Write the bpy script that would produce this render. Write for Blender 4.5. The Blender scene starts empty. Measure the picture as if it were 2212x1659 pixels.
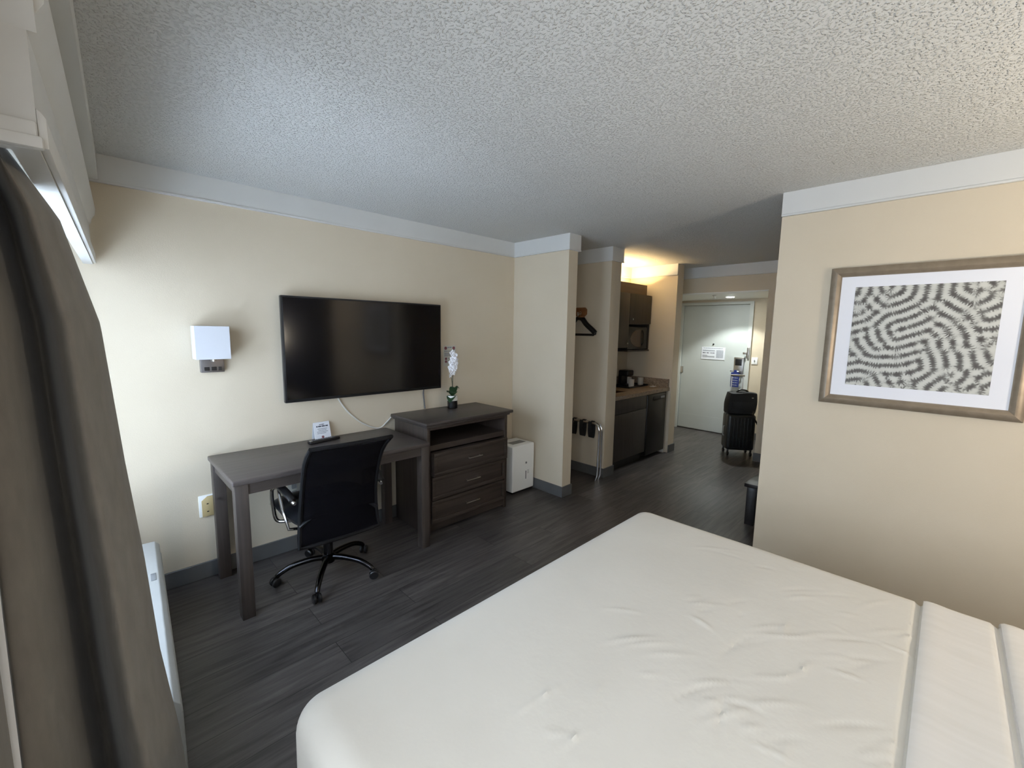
import bpy, bmesh, math, random
import numpy as np
from mathutils import Vector, Matrix, noise
random.seed(7); RNG = np.random.RandomState(11)
scene = bpy.context.scene
COL = scene.collection
PI = math.pi
# ------------------------------------------------------------------ materials
def srgb(r, g, b):
    f = lambda c: (c/255/12.92) if c/255 <= .04045 else ((c/255+.055)/1.055)**2.4
    return (f(r), f(g), f(b), 1)
def mat(name, col, rough=.6, metal=0, spec=.5, emit=None, estr=0, sheen=0, coat=0):
    m = bpy.data.materials.new(name); m.use_nodes = True
    b = m.node_tree.nodes['Principled BSDF']
    b.inputs['Base Color'].default_value = col
    b.inputs['Roughness'].default_value = rough
    b.inputs['Metallic'].default_value = metal
    b.inputs['Specular IOR Level'].default_value = spec
    b.inputs['Sheen Weight'].default_value = sheen
    b.inputs['Coat Weight'].default_value = coat
    if emit:
        b.inputs['Emission Color'].default_value = emit
        b.inputs['Emission Strength'].default_value = estr
    return m
def N(m, t, **kw):
    n = m.node_tree.nodes.new(t)
    for k, v in kw.items():
        if k in n.inputs.keys(): n.inputs[k].default_value = v
        else: setattr(n, k, v)
    return n
def L(m, a, ao, b, bi): m.node_tree.links.new(a.outputs[ao], b.inputs[bi])
def bsdf(m): return m.node_tree.nodes['Principled BSDF']
def mottled(name, c1, c2, scale=(1, 1, 1), nscale=8, detail=4, rough=.6, bump=0, bscale=None, bdist=.01, dist=0, **kw):
    """two-tone noise colour in object space, optional noise bump"""
    m = mat(name, c1, rough, **kw)
    tc = N(m, 'ShaderNodeTexCoord'); mp = N(m, 'ShaderNodeMapping'); mp.inputs['Scale'].default_value = scale
    L(m, tc, 'Object', mp, 'Vector')
    no = N(m, 'ShaderNodeTexNoise', Scale=nscale, Detail=detail, Distortion=dist); L(m, mp, 'Vector', no, 'Vector')
    cr = N(m, 'ShaderNodeValToRGB'); cr.color_ramp.elements[0].color = c1; cr.color_ramp.elements[1].color = c2
    cr.color_ramp.elements[0].position = .3; cr.color_ramp.elements[1].position = .7
    L(m, no, 'Fac', cr, 'Fac'); L(m, cr, 'Color', bsdf(m), 'Base Color')
    if bump:
        src = no
        if bscale:
            src = N(m, 'ShaderNodeTexNoise', Scale=bscale, Detail=3); L(m, tc, 'Object', src, 'Vector')
        bp = N(m, 'ShaderNodeBump', Strength=bump, Distance=bdist); L(m, src, 'Fac', bp, 'Height'); L(m, bp, 'Normal', bsdf(m), 'Normal')
    return m

M = {}
M['wall'] = mottled('cream_wall_paint', (.61, .53, .405, 1), (.63, .55, .425, 1), nscale=3, rough=.75, bump=.25, bscale=220, bdist=.002, spec=.25)
M['trim'] = mottled('white_trim_paint', (.62, .62, .60, 1), (.64, .64, .62, 1), nscale=4, rough=.6, spec=.3)
M['entryceil'] = mat('white_satin_ceiling', (.78, .79, .77, 1), .35, spec=.5)
M['valance'] = mottled('valance_paint', (.60, .59, .56, 1), (.63, .62, .59, 1), nscale=4, rough=.5, spec=.35)
M['soffit'] = mottled('header_paint', (.52, .49, .43, 1), (.54, .51, .45, 1), nscale=4, rough=.7, spec=.25)
M['darkwall'] = mottled('slate_wall_paint', (.028, .034, .050, 1), (.032, .038, .056, 1), nscale=3, rough=.7)
# popcorn ceiling
m = M['ceiling'] = mat('popcorn_ceiling', (.62, .62, .60, 1), .85, spec=.15)
tc = N(m, 'ShaderNodeTexCoord')
n1 = N(m, 'ShaderNodeTexNoise', Scale=105.0, Detail=2.0, Roughness=.55); L(m, tc, 'Object', n1, 'Vector')
cr = N(m, 'ShaderNodeValToRGB'); cr.color_ramp.elements[0].position = .50; cr.color_ramp.elements[1].position = .70
L(m, n1, 'Fac', cr, 'Fac')
bp = N(m, 'ShaderNodeBump', Strength=.72, Distance=.008); L(m, cr, 'Color', bp, 'Height'); L(m, bp, 'Normal', bsdf(m), 'Normal')
# vinyl plank floor
m = M['floor'] = mat('dark_plank_floor', (.04, .037, .035, 1), .36, spec=.5)
tc = N(m, 'ShaderNodeTexCoord')
br = N(m, 'ShaderNodeTexBrick', offset=.37, Scale=1.0)
br.inputs['Color1'].default_value = (0, 0, 0, 1); br.inputs['Color2'].default_value = (1, 1, 1, 1); br.inputs['Mortar'].default_value = (.5, .5, .5, 1)
br.inputs['Mortar Size'].default_value = .0016; br.inputs['Brick Width'].default_value = 1.22; br.inputs['Row Height'].default_value = .18; br.inputs['Bias'].default_value = 0
L(m, tc, 'Object', br, 'Vector')
mp = N(m, 'ShaderNodeMapping'); mp.inputs['Scale'].default_value = (1.3, 16, 1); L(m, tc, 'Object', mp, 'Vector')
va = N(m, 'ShaderNodeVectorMath', operation='ADD'); L(m, mp, 'Vector', va, 0); L(m, br, 'Color', va, 1)
n1 = N(m, 'ShaderNodeTexNoise', Scale=2.2, Detail=7, Roughness=.62, Distortion=.5); L(m, va, 'Vector', n1, 'Vector')
cr = N(m, 'ShaderNodeValToRGB')
cr.color_ramp.elements[0].position = .28; cr.color_ramp.elements[0].color = (.026, .023, .0225, 1)
cr.color_ramp.elements[1].position = .74; cr.color_ramp.elements[1].color = (.125, .113, .107, 1)
L(m, n1, 'Fac', cr, 'Fac')
mx = N(m, 'ShaderNodeMix', data_type='RGBA', blend_type='MULTIPLY'); mx.inputs[0].default_value = .55
cr2 = N(m, 'ShaderNodeValToRGB'); cr2.color_ramp.elements[0].color = (.50, .49, .49, 1); cr2.color_ramp.elements[1].color = (1.35, 1.3, 1.28, 1)
L(m, br, 'Color', cr2, 'Fac'); m.node_tree.links.new(cr.outputs['Color'], mx.inputs[6]); m.node_tree.links.new(cr2.outputs['Color'], mx.inputs[7])
mx2 = N(m, 'ShaderNodeMix', data_type='RGBA'); mx2.inputs[7].default_value = (.012, .011, .011, 1)
m.node_tree.links.new(br.outputs['Fac'], mx2.inputs[0]); m.node_tree.links.new(mx.outputs[2], mx2.inputs[6])
m.node_tree.links.new(mx2.outputs[2], bsdf(m).inputs['Base Color'])
bp = N(m, 'ShaderNodeBump', Strength=.12, Distance=.003); L(m, n1, 'Fac', bp, 'Height'); L(m, bp, 'Normal', bsdf(m), 'Normal')

M['base'] = mottled('slate_baseboard', (.095, .098, .099, 1), (.115, .118, .119, 1), nscale=5, rough=.5)
def wood(name, c1, c2, axis='X', rough=.42):
    s = {'X': (1.2, 26, 26), 'Y': (26, 1.2, 26), 'Z': (26, 26, 1.2)}[axis]
    return mottled(name, c1, c2, s, 1.6, 6, rough, bump=.05, bdist=.002, dist=.6, spec=.4)
W1, W2 = (.046, .037, .033, 1), (.074, .060, .053, 1)
M['woodX'] = wood('espresso_wood_x', W1, W2, 'X'); M['woodY'] = wood('espresso_wood_y', W1, W2, 'Y'); M['woodZ'] = wood('espresso_wood_z', W1, W2, 'Z')
M['woodtop'] = wood('espresso_wood_top', (.062, .051, .047, 1), (.088, .074, .069, 1), 'X', .36)
D1, D2 = (.036, .028, .024, 1), (.062, .048, .040, 1)
M['dwoodX'] = wood('dresser_wood_x', D1, D2, 'X'); M['dwoodZ'] = wood('dresser_wood_z', D1, D2, 'Z')
M['dwoodtop'] = wood('dresser_wood_top', (.044, .036, .033, 1), (.064, .053, .049, 1), 'X', .38)
M['cab'] = wood('kitchenette_wood', (.040, .034, .029, 1), (.058, .049, .042, 1), 'Z', .5)
M['bench_wood'] = wood('bench_dark_wood', (.018, .016, .016, 1), (.028, .025, .024, 1), 'Y', .3)
M['cabfascia'] = wood('fascia_wood', (.085, .055, .033, 1), (.11, .07, .042, 1), 'X', .5)
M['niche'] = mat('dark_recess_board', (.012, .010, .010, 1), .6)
M['black'] = mat('black_plastic', (.008, .008, .009, 1), .4)
M['blacksoft'] = mottled('black_nylon', (.006, .007, .008, 1), (.012, .013, .014, 1), nscale=60, rough=.75, bump=.2, bscale=300, bdist=.001)
M['leather'] = mottled('black_leather', (.008, .009, .011, 1), (.012, .013, .016, 1), nscale=30, rough=.32, bump=.1, bscale=120, bdist=.002)
M['chrome'] = mat('chrome', (.75, .75, .76, 1), .12, 1)
M['darkchrome'] = mat('dark_gloss_metal', (.05, .05, .055, 1), .22, 1)
M['nickel'] = mat('brushed_nickel', (.52, .50, .47, 1), .35, 1)
M['bracket'] = mat('sconce_bronze_nickel', (.22, .20, .19, 1), .4, .8)
M['screen'] = mat('tv_glass', (.003, .003, .004, 1), .11, spec=.5)
M['bezel'] = mat('tv_bezel', (.012, .012, .013, 1), .3)
M['whiteplastic'] = mat('white_plastic', (.87, .88, .86, 1), .4)
M['greyplastic'] = mat('grey_plastic', (.28, .29, .29, 1), .45)
M['ac'] = mottled('ac_white_metal', (.42, .43, .42, 1), (.45, .46, .45, 1), nscale=6, rough=.45)
M['acgrille'] = mat('ac_grille_grey', (.20, .21, .22, 1), .5)
M['shade'] = mat('white_fabric_shade', (.58, .59, .62, 1), .8)
bsdf(M['shade']).inputs['Subsurface Weight'].default_value = 0
M['almond'] = mat('almond_outlet_cover', (.50, .39, .20, 1), .5)
M['almondlight'] = mat('light_almond_plate', (.55, .53, .46, 1), .5)
M['paper'] = mottled('white_paper', (.72, .74, .78, 1), (.76, .78, .82, 1), nscale=10, rough=.6)
M['ink'] = mat('dark_ink', (.05, .055, .075, 1), .8)
M['greyink'] = mat('grey_ink', (.26, .28, .32, 1), .8)
M['redink'] = mat('maroon_ink', (.22, .08, .09, 1), .8)
M['blue'] = mat('blue_card', (.012, .025, .16, 1), .5)
M['petal'] = mottled('white_petal', (.80, .80, .84, 1), (.86, .86, .89, 1), nscale=60, rough=.6)
M['leaf'] = mottled('orchid_leaf', (.018, .050, .022, 1), (.035, .080, .035, 1), nscale=40, rough=.4)
M['stem'] = mat('stem_green', (.10, .10, .06, 1), .6)
M['cane'] = mat('brown_stake', (.07, .055, .045, 1), .6)
M['soil'] = mottled('dark_moss', (.012, .011, .009, 1), (.03, .028, .02, 1), nscale=90, rough=.9, bump=.6)
M['potwhite'] = mat('white_ceramic', (.74, .73, .70, 1), .25)
M['potblack'] = mat('black_glaze', (.006, .006, .008, 1), .08)
M['sheet'] = mottled('white_cotton_sheet', (.66, .635, .575, 1), (.70, .675, .615, 1), nscale=3, rough=.85, bump=.18, bscale=26, bdist=.006, spec=.15, sheen=.1)
M['sheet2'] = mottled('folded_cotton_sheet', (.67, .65, .61, 1), (.71, .69, .655, 1), (14, 2, 2), nscale=3, rough=.85, bump=.15, bscale=30, bdist=.005, spec=.15, sheen=.1)
M['bedbase'] = mottled('bed_base_fabric', (.34, .27, .16, 1), (.40, .32, .2, 1), nscale=60, rough=.9)
M['curtain'] = mottled('taupe_blackout_curtain', (.175, .156, .131, 1), (.205, .183, .154, 1), (1, 1, .3), nscale=50, rough=.75, bump=.25, bscale=420, bdist=.001, spec=.2, sheen=.25)
M['daylight_rim'] = mat('white_daylight_rim', (.80, .79, .78, 1), .8)  # white that stands for window light at the curtain's near fold
M['frame'] = mottled('champagne_bronze_frame', (.25, .20, .145, 1), (.31, .25, .185, 1), (3, 3, 3), nscale=9, rough=.36, metal=.35)
M['mat'] = mat('picture_mat_board', (.78, .79, .84, 1), .7)
M['granite'] = mottled('speckled_laminate', (.15, .105, .07, 1), (.36, .28, .205, 1), nscale=60, detail=5, rough=.35)
M['sinkmetal'] = mat('sink_steel', (.35, .30, .24, 1), .3, 1)
M['ceramic'] = mat('mug_ceramic', (.62, .60, .55, 1), .3)
M['door'] = mottled('grey_painted_door', (.50, .53, .51, 1), (.53, .56, .54, 1), nscale=4, rough=.5, spec=.35)
M['doorframe'] = mat('door_frame_paint', (.56, .58, .55, 1), .5)
M['suitcase'] = mottled('black_hard_shell', (.010, .012, .013, 1), (.018, .020, .021, 1), nscale=40, rough=.38)
M['suitgrey'] = mottled('grey_zip_gusset', (.05, .055, .055, 1), (.07, .075, .075, 1), nscale=60, rough=.7)
M['hook'] = wood('reddish_pine', (.16, .065, .022, 1), (.24, .10, .035, 1), 'Y', .5)
M['lampface'] = mat('lamp_lens', (.9, .9, .9, 1), .4, emit=(.95, 1, .96, 1), estr=120)
M['tube'] = mat('warm_tube', (.9, .8, .6, 1), .4, emit=(1, .72, .36, 1), estr=10)
M['cordwhite'] = mat('white_cord', (.66, .64, .58, 1), .5)
M['cordgrey'] = mat('grey_cord', (.13, .13, .14, 1), .5)
M['winframe'] = mat('window_frame_aluminium', (.35, .35, .36, 1), .4, .5)
g = M['glass'] = bpy.data.materials.new('window_glass'); g.use_nodes = True
b = bsdf(g); b.inputs['Roughness'].default_value = 0.0; b.inputs['Transmission Weight'].default_value = 1; b.inputs['IOR'].default_value = 1.02
# semi-open black mesh fabric of the chair back
m = M['matteblack'] = mat('matte_black_plastic', (.006, .006, .007, 1), .6, spec=.2)
m = M['mesh'] = mat('black_mesh_fabric', (.004, .004, .006, 1), .9, spec=.1)
tr = N(m, 'ShaderNodeBsdfTransparent'); mxs = N(m, 'ShaderNodeMixShader'); mxs.inputs[0].default_value = .13
out = m.node_tree.nodes['Material Output']
m.node_tree.links.new(bsdf(m).outputs[0], mxs.inputs[1]); m.node_tree.links.new(tr.outputs[0], mxs.inputs[2]); m.node_tree.links.new(mxs.outputs[0], out.inputs[0])

# ------------------------------------------------------------------ mesh building
class MB:
    def __init__(s): s.bm = bmesh.new()
    def _add(s, fn):
        b2 = bmesh.new(); fn(b2)
        me = bpy.data.meshes.new('tmp'); b2.to_mesh(me); b2.free(); s.bm.from_mesh(me); bpy.data.meshes.remove(me); return s
    def box(s, x0, x1, y0, y1, z0, z1, bev=0, seg=2):
        def f(b):
            bmesh.ops.create_cube(b, size=1)
            for v in b.verts:
                v.co = Vector(((x0+x1)/2+v.co.x*(x1-x0), (y0+y1)/2+v.co.y*(y1-y0), (z0+z1)/2+v.co.z*(z1-z0)))
            if bev: bmesh.ops.bevel(b, geom=b.edges[:], offset=bev, segments=seg, affect='EDGES', profile=.5)
        return s._add(f)
    def prism(s, poly, axis, a, c, bev=0, seg=2):
        """poly of 2-D points extruded along axis from a to c; the 2-D axes are the other two in xyz order"""
        def P(p, t):
            return {'x': Vector((t, p[0], p[1])), 'y': Vector((p[0], t, p[1])), 'z': Vector((p[0], p[1], t))}[axis]
        def f(b):
            A = [b.verts.new(P(p, a)) for p in poly]; C_ = [b.verts.new(P(p, c)) for p in poly]; n = len(poly)
            b.faces.new(A); b.faces.new(C_[::-1])
            for i in range(n): b.faces.new((A[i], C_[i], C_[(i+1) % n], A[(i+1) % n]))
            bmesh.ops.recalc_face_normals(b, faces=b.faces[:])
            if bev: bmesh.ops.bevel(b, geom=b.edges[:], offset=bev, segments=seg, affect='EDGES', profile=.5)
        return s._add(f)
    def tube(s, pts, r, n=10, closed=False, flat=1):
        pts = [Vector(p) for p in pts]; K = len(pts)
        rad = r if isinstance(r, (list, tuple)) else [r]*K
        def f(b):
            rings = []; up = None
            for i, p in enumerate(pts):
                if closed: t = pts[(i+1) % K]-pts[i-1]
                else: t = pts[min(i+1, K-1)]-pts[max(i-1, 0)]
                t.normalize()
                if up is None:
                    up = Vector((0, 0, 1)) if abs(t.z) < .9 else Vector((1, 0, 0))
                u = (up-t*up.dot(t)).normalized(); w = t.cross(u); up = u
                rings.append([b.verts.new(p+(u*math.cos(2*PI*k/n)*flat+w*math.sin(2*PI*k/n))*rad[i]) for k in range(n)])
            for i in range(K if closed else K-1):
                A, B_ = rings[i], rings[(i+1) % K]
                for k in range(n): b.faces.new((A[k], A[(k+1) % n], B_[(k+1) % n], B_[k]))
            if not closed: b.faces.new(rings[0][::-1]); b.faces.new(rings[-1])
            bmesh.ops.recalc_face_normals(b, faces=b.faces[:])
        return s._add(f)
    def lathe(s, prof, c=(0, 0, 0), n=28, axis='z'):
        c = Vector(c)
        def P(r, h, a):
            x, y = r*math.cos(a), r*math.sin(a)
            return c+{'z': Vector((x, y, h)), 'x': Vector((h, x, y)), 'y': Vector((x, h, y))}[axis]
        def f(b):
            rings = [[b.verts.new(P(max(r, 1e-5), h, 2*PI*k/n)) for k in range(n)] for r, h in prof]
            for A, B_ in zip(rings, rings[1:]):
                for k in range(n): b.faces.new((A[k], A[(k+1) % n], B_[(k+1) % n], B_[k]))
            b.faces.new(rings[0][::-1]); b.faces.new(rings[-1])
            bmesh.ops.remove_doubles(b, verts=b.verts[:], dist=1e-6)
            bmesh.ops.recalc_face_normals(b, faces=b.faces[:])
        return s._add(f)
    def ball(s, c, rx, ry, rz, u=16, v=10):
        def f(b):
            bmesh.ops.create_uvsphere(b, u_segments=u, v_segments=v, radius=1)
            for w in b.verts: w.co = Vector((c[0]+w.co.x*rx, c[1]+w.co.y*ry, c[2]+w.co.z*rz))
        return s._add(f)
    def grid(s, fn, nu, nv, thick=0):
        """surface fn(u,v)->point, optionally solidified"""
        def f(b):
            V = [[b.verts.new(Vector(fn(i/(nu-1), j/(nv-1)))) for j in range(nv)] for i in range(nu)]
            for i in range(nu-1):
                for j in range(nv-1): b.faces.new((V[i][j], V[i+1][j], V[i+1][j+1], V[i][j+1]))
            bmesh.ops.recalc_face_normals(b, faces=b.faces[:])
            if thick: bmesh.ops.solidify(b, geom=b.faces[:], thickness=thick)
        return s._add(f)
    def xf(s, mx): bmesh.ops.transform(s.bm, matrix=mx, verts=s.bm.verts[:]); return s
    def build(s, name, m, parent=None, smooth=True, local=False):
        me = bpy.data.meshes.new(name); s.bm.to_mesh(me); s.bm.free()
        return link(name, me, m, parent, smooth, local)
def link(name, me, m, parent=None, smooth=True, local=False):
    me.materials.append(m if not isinstance(m, str) else M[m])
    if smooth: me.shade_smooth(); me.set_sharp_from_angle(angle=math.radians(38))
    o = bpy.data.objects.new(name, me); COL.objects.link(o)
    if parent:
        if not local:
            r = parent
            while r.parent: r = r.parent
            me.transform(Matrix.Translation(-r.location))
        o.parent = parent
    return o
def thing(name, label, cat, loc=(0, 0, 0), rz=0, group=None):
    o = bpy.data.objects.new(name, None); COL.objects.link(o); o.location = loc; o.rotation_euler = (0, 0, rz); o.empty_display_size = .1
    return tag(o, label, cat, group)
def tag(o, label, cat, group=None):
    o['label'] = label; o['category'] = cat
    if group: o['group'] = group
    return o
def struct(o, label, cat):
    o['kind'] = 'structure'; return tag(o, label, cat)
def copy_thing(o, loc, label, group=None):
    c = o.copy(); COL.objects.link(c); c.location = loc; c['label'] = label
    if group: c['group'] = group
    for ch in list(o.children):
        d = ch.copy(); COL.objects.link(d); d.parent = c
        for g_ in list(ch.children):
            e = g_.copy(); COL.objects.link(e); e.parent = d
    return c
def cat_rom(P, per=8, closed=False):
    P = [Vector(p) for p in P]; out = []; n = len(P)
    for i in range(n if closed else n-1):
        g_ = lambda k: P[k % n] if closed else P[max(0, min(n-1, k))]
        a, b_, c, d = g_(i-1), g_(i), g_(i+1), g_(i+2)
        for t in range(per):
            t /= per
            out.append(.5*((2*b_)+(c-a)*t+(2*a-5*b_+4*c-d)*t*t+(3*b_-a-3*c+d)*t**3))
    if not closed: out.append(P[-1])
    return out

# ------------------------------------------------------------------ dimensions (metres; camera stands at x=0, y=0)
ZC, ZF = 2.373, 2.242            # ceiling, underside of the frieze boards
YT = 3.076                       # wall with the television
XA = 3.05                        # wall with the picture
YH = -1.45                       # wall behind the bed head
SK = Matrix.Rotation(-math.atan(.047), 4, 'Z')      # the window side is not quite square to the room
def win_side(mb, x0): return mb.xf(Matrix.Translation((x0, 0, 0)) @ SK)

struct(MB().box(-.6, 7.05, -1.35, 3.4, -.06, 0).build('floor', 'floor'), 'dark grey brown vinyl plank floor', 'floor')
struct(MB().box(-.6, 7.05, -1.35, 3.4, ZC, ZC+.06).build('ceiling', 'ceiling'), 'white popcorn textured ceiling', 'ceiling')
struct(MB().box(-.3, 5.24, YT, YT+.12, 0, ZC).build('wall_back', 'wall'), 'long cream wall that carries the television', 'wall')
struct(MB().box(3.054, 3.18, 2.405, YT, 0, ZC).build('wall_partition_left', 'wall'), 'cream stub wall beside the white dehumidifier', 'wall')
struct(MB().box(3.80, 3.98, 2.45, YT, 0, ZC).build('wall_partition_middle', 'wall'), 'cream stub wall between closet nook and kitchenette', 'wall')
struct(MB().box(5.24, 5.40, 2.43, 3.25, 0, ZC).build('wall_partition_right', 'wall'), 'cream stub wall at the far end of the kitchenette', 'wall')
struct(MB().box(XA, XA+.13, YH, .79, 0, ZC).build('wall_right', 'wall'), 'cream wall that carries the framed coral print', 'wall')
struct(MB().box(-.6, XA+.13, YH-.12, YH, 0, ZC).build('wall_front', 'darkwall'), 'slate wall at the head of the bed', 'wall')
struct(MB().box(XA+.13, 5.83, .38, .5, 0, ZC).build('wall_alcove', 'wall'), 'cream wall behind the dark bench', 'wall')
struct(MB().box(5.71, 5.83, .5, 1.55, 0, ZC).box(5.83, 6.85, 1.43, 1.55, 0, ZC).build('wall_bathroom', 'wall'), 'cream corner wall to the right of the suitcase', 'wall')
struct(MB().box(5.40, 6.97, 3.13, 3.25, 0, ZC).build('wall_entry_left', 'wall'), 'entry side wall left of the door', 'wall')
struct(MB().box(6.85, 6.97, 1.43, 2.02, 0, ZC).box(6.85, 6.97, 3.09, 3.13, 0, ZC).box(6.85, 6.97, 2.02, 3.09, 2.0, ZC).box(6.93, 6.97, 2.02, 3.09, 0, 2.0).build('wall_entry_end', 'wall'), 'end wall around the entrance door', 'wall')
struct(MB().box(5.71, 6.85, 1.55, 3.13, 2.037, 2.05).build('ceiling_entry', 'entryceil'), 'white lowered ceiling over the entrance door', 'ceiling')
struct(MB().box(5.71, 6.85, 1.55, 3.13, 2.05, ZC).build('ceiling_entry_bulkhead', 'wall'), 'lowered ceiling bulkhead over the entry', 'ceiling')

# window wall with two openings, header above the valance
wl = MB()
wy = [(YH-.1, -.85), (.72, 1.25), (2.98, 3.06)]
for a, c in wy: wl.box(-.34, -.25, a, c, 0, 2.1)
wl.box(-.34, -.25, -.85, .72, 0, .45); wl.box(-.34, -.25, 1.25, 2.98, 0, .45)
wl.box(-.34, -.25, YH-.1, 3.06, 1.98, 2.12)
win_side(wl, 0)
struct(wl.build('wall_left', 'wall'), 'window wall at the left', 'wall')
def window(nm, v0, v1, lab):
    f = MB()
    for a, c in ((v0, v0+.05), (v1-.05, v1), ((v0+v1)/2-.025, (v0+v1)/2+.025)): f.box(-.33, -.27, a, c, .45, 1.98)
    f.box(-.33, -.27, v0, v1, .45, .50); f.box(-.33, -.27, v0, v1, 1.93, 1.98)
    win_side(f, 0); o = struct(f.build(nm, 'winframe'), lab, 'window')
    p = MB().box(-.303, -.297, v0+.03, v1-.03, .48, 1.95); win_side(p, 0); p.build('window_pane', 'glass', o)
window('window_1', 1.25, 2.98, 'bright window hidden behind the curtain')
window('window_2', -.85, .72, 'window beside the camera, left of the bed')
hd = MB().box(-.25, 0, YH, 3.06, 2.105, ZC); win_side(hd, -.068)
struct(hd.build('trim_8', 'soffit'), 'taupe header above the white valance', 'wall')

# frieze boards (white band under the ceiling) and baseboards, each one continuous profile in plan
def U(x0, x1, y0, t):        # wraps a stub wall x0..x1 whose end face is at y0, thickness t outwards
    return [(x0-t, YT), (x0-t, y0-t), (x1+t, y0-t), (x1+t, YT), (x1, YT), (x1, y0), (x0, y0), (x0, YT)]
def R4(x0, x1, y0, y1): return [(x0, y0), (x1, y0), (x1, y1), (x0, y1)]
def frieze(nm, lab, plan, bead=None):
    mb = MB().prism(plan, 'z', ZF+.006, ZC)
    mb.prism(bead or plan, 'z', ZF-.006, ZF+.006, .002)
    return struct(mb.build(nm, 'trim'), lab, 'trim')
frieze('trim_1', 'white frieze above the television', R4(.06, 3.036, YT-.016, YT), R4(.06, 3.032, YT-.020, YT))
frieze('trim_2', 'white frieze wrapping the stub wall by the dehumidifier', U(3.054, 3.18, 2.405, .018), U(3.054, 3.18, 2.405, .022))
frieze('trim_3', 'white frieze wrapping the stub wall left of the kitchenette', U(3.80, 3.98, 2.45, .016), U(3.80, 3.98, 2.45, .020))
frieze('trim_4', 'white frieze at the back of the kitchenette', [(3.997, YT), (3.997, YT-.016), (5.224, YT-.016), (5.224, 2.43), (5.24, 2.43), (5.24, YT)], [(4.001, YT), (4.001, YT-.020), (5.220, YT-.020), (5.220, 2.43), (5.24, 2.43), (5.24, YT)])
frieze('trim_5', 'white frieze above the picture', R4(XA-.018, XA, YH, .79), R4(XA-.022, XA, YH, .79))
frieze('trim_6', 'white frieze over the entry', R4(5.694, 5.71, .5, 3.13), R4(5.690, 5.71, .5, 3.13))
fz = MB().box(0, .035, -1.3, 3.045, ZF, ZC); win_side(fz, -.068)
struct(fz.build('trim_7', 'trim'), 'white frieze along the window side', 'trim')
def baseboard(nm, lab, *plans):
    mb = MB()
    for p in plans: mb.prism(p, 'z', 0, .10, .002, 1)
    return struct(mb.build(nm, 'base'), lab, 'baseboard')
baseboard('baseboard_back', 'slate baseboard under the television', R4(-.18, 3.04, YT-.012, YT))
baseboard('baseboard_partition_left', 'slate baseboard round the stub wall by the dehumidifier', U(3.054, 3.18, 2.405, .012))
baseboard('baseboard_closet', 'slate baseboard round the closet nook', U(3.80, 3.98, 2.45, .012)[:4]+[(3.98, YT), (3.98, 2.45), (3.80, 2.45), (3.80, YT)], R4(3.193, 3.787, YT-.012, YT))
baseboard('baseboard_partition_right', 'slate baseboard on the stub wall right of the fridge', [(5.241, 2.43), (5.241, 2.418), (5.412, 2.418), (5.412, 3.12), (5.40, 3.12), (5.40, 2.43)])
baseboard('baseboard_right', 'slate baseboard under the picture', [(XA-.012, YH), (XA-.012, .802), (XA+.142, .802), (XA+.142, .79), (XA, .79), (XA, YH)])
baseboard('baseboard_bathroom', 'slate baseboard on the wall right of the suitcase', [(5.698, .5), (5.698, 1.562), (6.837, 1.562), (6.837, 1.55), (5.71, 1.55), (5.71, .5)])
baseboard('baseboard_entry', 'slate baseboard in the entry', R4(6.838, 6.85, 1.563, 2.0))

# ------------------------------------------------------------------ entrance door
dfm = MB()
for a, c in ((2.02, 2.07), (3.04, 3.09)): dfm.box(6.82, 6.93, a, c, 0, 2.0)
dfm.box(6.82, 6.93, 2.07, 3.04, 1.96, 2.0)
dr = struct(MB().box(6.86, 6.91, 2.075, 3.035, .012, 1.955).box(6.856, 6.86, 2.08, 3.03, .02, .24).build('door_1', 'door'), 'pale grey entrance door at the end of the hall', 'door')
dfm.build('door_frame', 'doorframe', dr)
MB().box(6.855, 6.93, 2.07, 3.04, .0, .012).build('threshold', 'niche', dr)
MB().lathe([(.008, 6.842), (.011, 6.846), (.011, 6.862)], (0, 2.552, 1.37), 14, 'x').build('peephole', 'black', dr)
lk = MB().box(6.835, 6.86, 2.10, 2.235, .93, 1.19, .006).build('lock_plate', 'nickel', dr)
MB().box(6.829, 6.836, 2.125, 2.215, 1.07, 1.165, .003).build('card_reader', 'black', lk)
MB().tube([(6.835, 2.135, .985), (6.79, 2.135, .985), (6.785, 2.15, .985), (6.785, 2.26, .985)], .009).build('door_handle', 'chrome', lk)
MB().box(6.84, 6.86, 3.0, 3.045, .90, 1.0, .003).build('hinge', 'nickel', dr)
gl = MB().box(6.80, 6.822, 2.03, 2.06, 1.18, 1.34, .004).box(6.79, 6.822, 2.06, 2.11, 1.24, 1.27, .004).build('swing_latch', 'nickel', dr)

def text_lines(mb, P, rows, n=1):
    """rows = (u0,u1,v,h): little bars of print placed by P(u,v)->corner box"""
    for u0, u1, v, h in rows:
        u = u0
        while u < u1-1e-4:
            w = min(random.uniform(.6, 1.8)*h*1.6, u1-u)
            P(mb, u, u+w, v, v+h); u += w+h*.45
nt = tag(MB().box(6.853, 6.856, 2.375, 2.725, 1.135, 1.325).build('fire_notice', 'paper'), 'white printed safety notice on the entrance door', 'notice')
pm = MB(); P = lambda mb, u0, u1, v0, v1: mb.box(6.8518, 6.853, 2.725-u1, 2.725-u0, 1.325-v1, 1.325-v0)
text_lines(pm, P, [(.03, .32, .014, .009), (.02, .20, .045, .005), (.02, .20, .054, .005), (.02, .20, .063, .005)]+[(.225, .325, .045+.010*i, .006) for i in range(12)])
pm.build('printed_text', 'greyink', nt)
pm = MB(); text_lines(pm, P, [(.02, .07, .085, .012), (.08, .12, .085, .012), (.135, .20, .085, .010), (.02, .09, .125, .006), (.02, .2, .14, .005), (.02, .2, .152, .005)])
pm.build('printed_diagram', 'ink', nt)
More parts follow.
